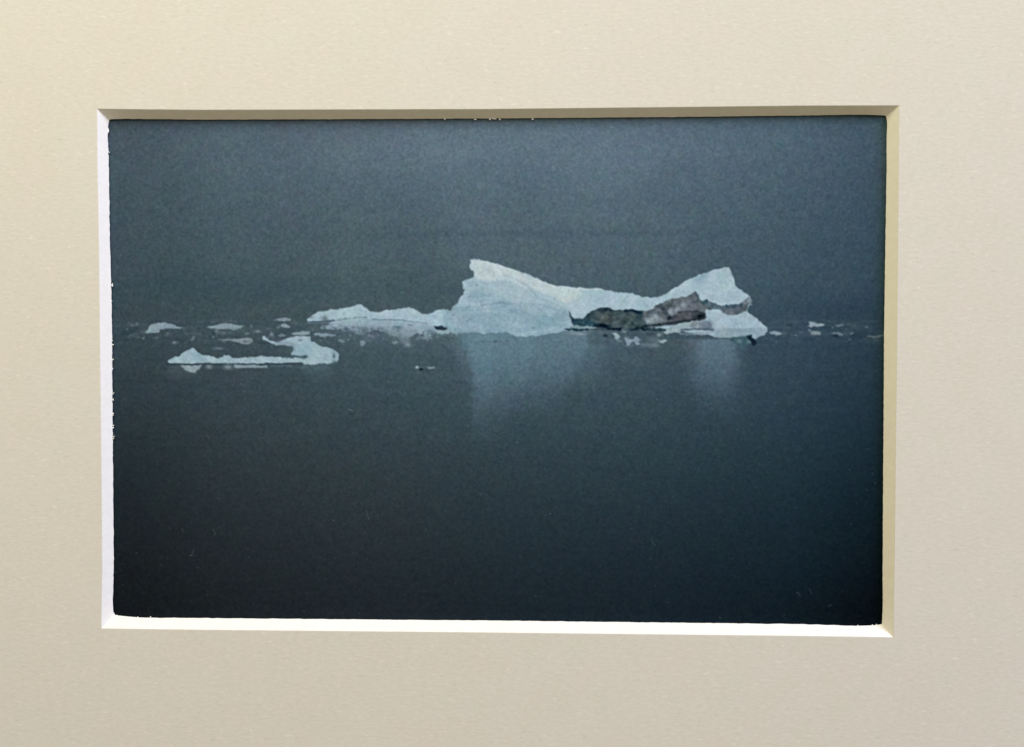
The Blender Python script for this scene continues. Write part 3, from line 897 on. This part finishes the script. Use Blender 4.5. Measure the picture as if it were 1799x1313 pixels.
# loose crumbs of ice in the belt by the horizon
cr = wn(1, 91, 5)
belt2 = sstep((PY - 566) / 3) * sstep((606 - PY) / 8) * np.clip(sstep((600 - PX) / 40) + sstep((PX - 1345) / 10) + .8 * np.exp(-((PX - 1120) / 70) ** 2), 0, 1)
a_ = belt2 * sstep((cr - 1.35) / .9) * .62
IMG += a_[..., None] * (np.array([124., 138., 145.]) - IMG) * (IMG.mean(-1) < 120)[..., None]
a_ = belt2 * sstep((-cr - 1.6) / .9) * .5
IMG += a_[..., None] * (np.array([44., 56., 64.]) - IMG) * (IMG.mean(-1) < 120)[..., None]
# the printer's contrast in the debris and in the ice
MD = np.array([80., 84., 87.])
IMG += (DIN * .35)[..., None] * (IMG - MD)
MI = np.array([160., 181., 191.])
IMG += (BIN * (1 - DIN) * .22)[..., None] * (IMG - MI) * (IMG.mean(-1) > 130)[..., None]
low = np.stack([blur(IMG[..., c], 2) for c in range(3)], -1)
IMG += (IMG - low) * .28
del low
for ax in (0, 1):
    IMG = (np.roll(IMG, 1, ax) + 2 * IMG + np.roll(IMG, -1, ax)) / 4
IMG += np.array([-3.4, 0.3, 2.6]) * np.clip(IMG.mean(-1, keepdims=True) / 80, .3, 1) * np.where(PY < 560, .5, 1)[..., None] * (1 - .6 * DIN[..., None])
# --- mottling of ice, paper grain and dust over the whole print
ice_w = np.clip((IMG.mean(-1) - 110) / 50, 0, 1)
IMG += (wn(2, 51) * 2.6 * ice_w)[..., None] + (wn(6, 52) * 2.4 * ice_w)[..., None] * np.array([1.2, .9, .7])
lum = IMG.mean(-1, keepdims=True)
g = (wn(1, 61) * 2.6 + wn(0, 62) * 1.6)[..., None]
amp = np.clip(lum / 75, .55, 1.25)
IMG += g * amp
for ch, s in enumerate((71, 72, 73)):
    IMG[..., ch] += (wn(7, s) * .55 + wn(3, s + 5) * .6) * amp[..., 0]
rs = np.random.RandomState(99)
for _ in range(420):                                    # pale dust and tiny scratches in the print surface
    x, y = rs.uniform(192, 1556), rs.uniform(205, 1096)
    if rs.uniform() < .45 and y < 600: continue
    ln, a = rs.exponential(1.8) + .6, rs.uniform(0, math.pi)
    stroke('p', [(x, y), (x + math.cos(a) * ln, y + math.sin(a) * ln)], .7, (128, 136, 140), rs.uniform(.12, .6), .8)
stroke('p', [(1146, 943), (1144, 950), (1148, 955), (1151, 958)], .8, (92, 108, 108), .7, .8)
stroke('p', [(1400, 1041), (1404, 1044), (1406, 1048)], .8, (96, 100, 104), .7, .8)
stroke('p', [(612, 719), (618, 722)], 1.2, (118, 132, 130), .8, .8)

# brightness of the lamp light where it falls on the print (the ink was measured under uneven light)
uu, vv = np.clip((PX - 875) / 680, -1.1, 1.1), np.clip((PY - 650) / 445, -1.1, 1.1)
KG = np.array([[0.9356, -0.0198, -0.0835, 0.0043, 0.0126, 0.0199], [0.8878, -0.0146, -0.0811, 0.004, 0.011, 0.0192],
               [0.8256, 0.0148, -0.0686, 0.0059, 0.0032, 0.0177]])
GAIN = np.stack([sum(c * t for c, t in zip(k, (1, uu, vv, uu * uu, uu * vv, vv * vv))) for k in KG], -1)
INK = lin(np.clip(IMG, 3, 250)) / GAIN - 0.0004
INK = np.clip(INK, 0.0006, 0.95)

# ------------------------------------------------------------------ cut the picture into the things it shows
FX = (PX[:-1, :-1] + PX[1:, 1:]) / 2
FY = (PY[:-1, :-1] + PY[1:, 1:]) / 2
ids = np.where(FY < 563, 0, 1)


def fill_id(pts, n, m=0.6):
    xs, ys = [q[0] for q in pts], [q[1] for q in pts]
    ii = np.where((FX > min(xs) - 2) & (FX < max(xs) + 2) & (FY > min(ys) - 2) & (FY < max(ys) + 2))
    dd_ = sdist(pts, FX[ii], FY[ii])
    sel = dd_ > -m
    ids[ii[0][sel], ii[1][sel]] = n


fill_id(BERG, 2)
fill_id(DIRT, 3)
for n, pts in enumerate(FRAG):
    fill_id(pts, 10 + n)

print_root = bpy.data.objects.new('photographic_print', None)
print_root.location = (0, 0, 0)
COL.objects.link(print_root)
tag(print_root, 'dark blue grey matte print of an iceberg on still water, set behind the cream mat', 'print')
v, f = box(gx[0] - SP, gx[-1] + SP, gy[-1] - SP, gy[0] + SP, PRINT_Z - 0.00025, PRINT_Z - 0.00002)
mesh_obj('paper_sheet', v, f, M_PAPER, print_root)

vid = np.arange(NX * NY).reshape(NY, NX)
Q = np.stack([vid[:-1, :-1], vid[1:, :-1], vid[1:, 1:], vid[:-1, 1:]], -1)
# a matte sheet is never perfectly flat
cock = (np.sin(GX * 55 + 1.0) * np.cos(GY * 47 + .4)) * 0.00001
VW = np.stack([GX, GY, PRINT_Z + cock], -1).reshape(-1, 3)
INKF = np.concatenate([INK, np.ones((NY, NX, 1))], -1).reshape(-1, 4).astype(np.float32)


def sheet(name, n, parent, label=None):
    q = Q[ids == n].reshape(-1)
    if not len(q):
        return None
    u, inv = np.unique(q, return_inverse=True)
    nf = len(inv) // 4
    me = bpy.data.meshes.new(name)
    me.vertices.add(len(u)); me.loops.add(nf * 4); me.polygons.add(nf)
    me.vertices.foreach_set('co', VW[u].astype(np.float32).ravel())
    me.loops.foreach_set('vertex_index', inv.astype(np.int32).ravel())
    me.polygons.foreach_set('loop_start', np.arange(0, nf * 4, 4, dtype=np.int32))
    me.update(calc_edges=True)
    a = me.color_attributes.new('ink', 'FLOAT_COLOR', 'POINT')
    a.data.foreach_set('color', INKF[u].ravel())
    me.materials.append(M_INK)
    o = bpy.data.objects.new(name, me)
    COL.objects.link(o)
    o.parent = parent
    if label: o['label'] = label
    return o


sheet('printed_sky', 0, print_root)
sheet('printed_water', 1, print_root)
berg = sheet('printed_iceberg', 2, print_root)
sheet('printed_debris_band', 3, berg, 'grey brown band of rock debris in the printed iceberg')
for n, pts in enumerate(FRAG):
    sheet('printed_ice_floe', 10 + n, print_root)
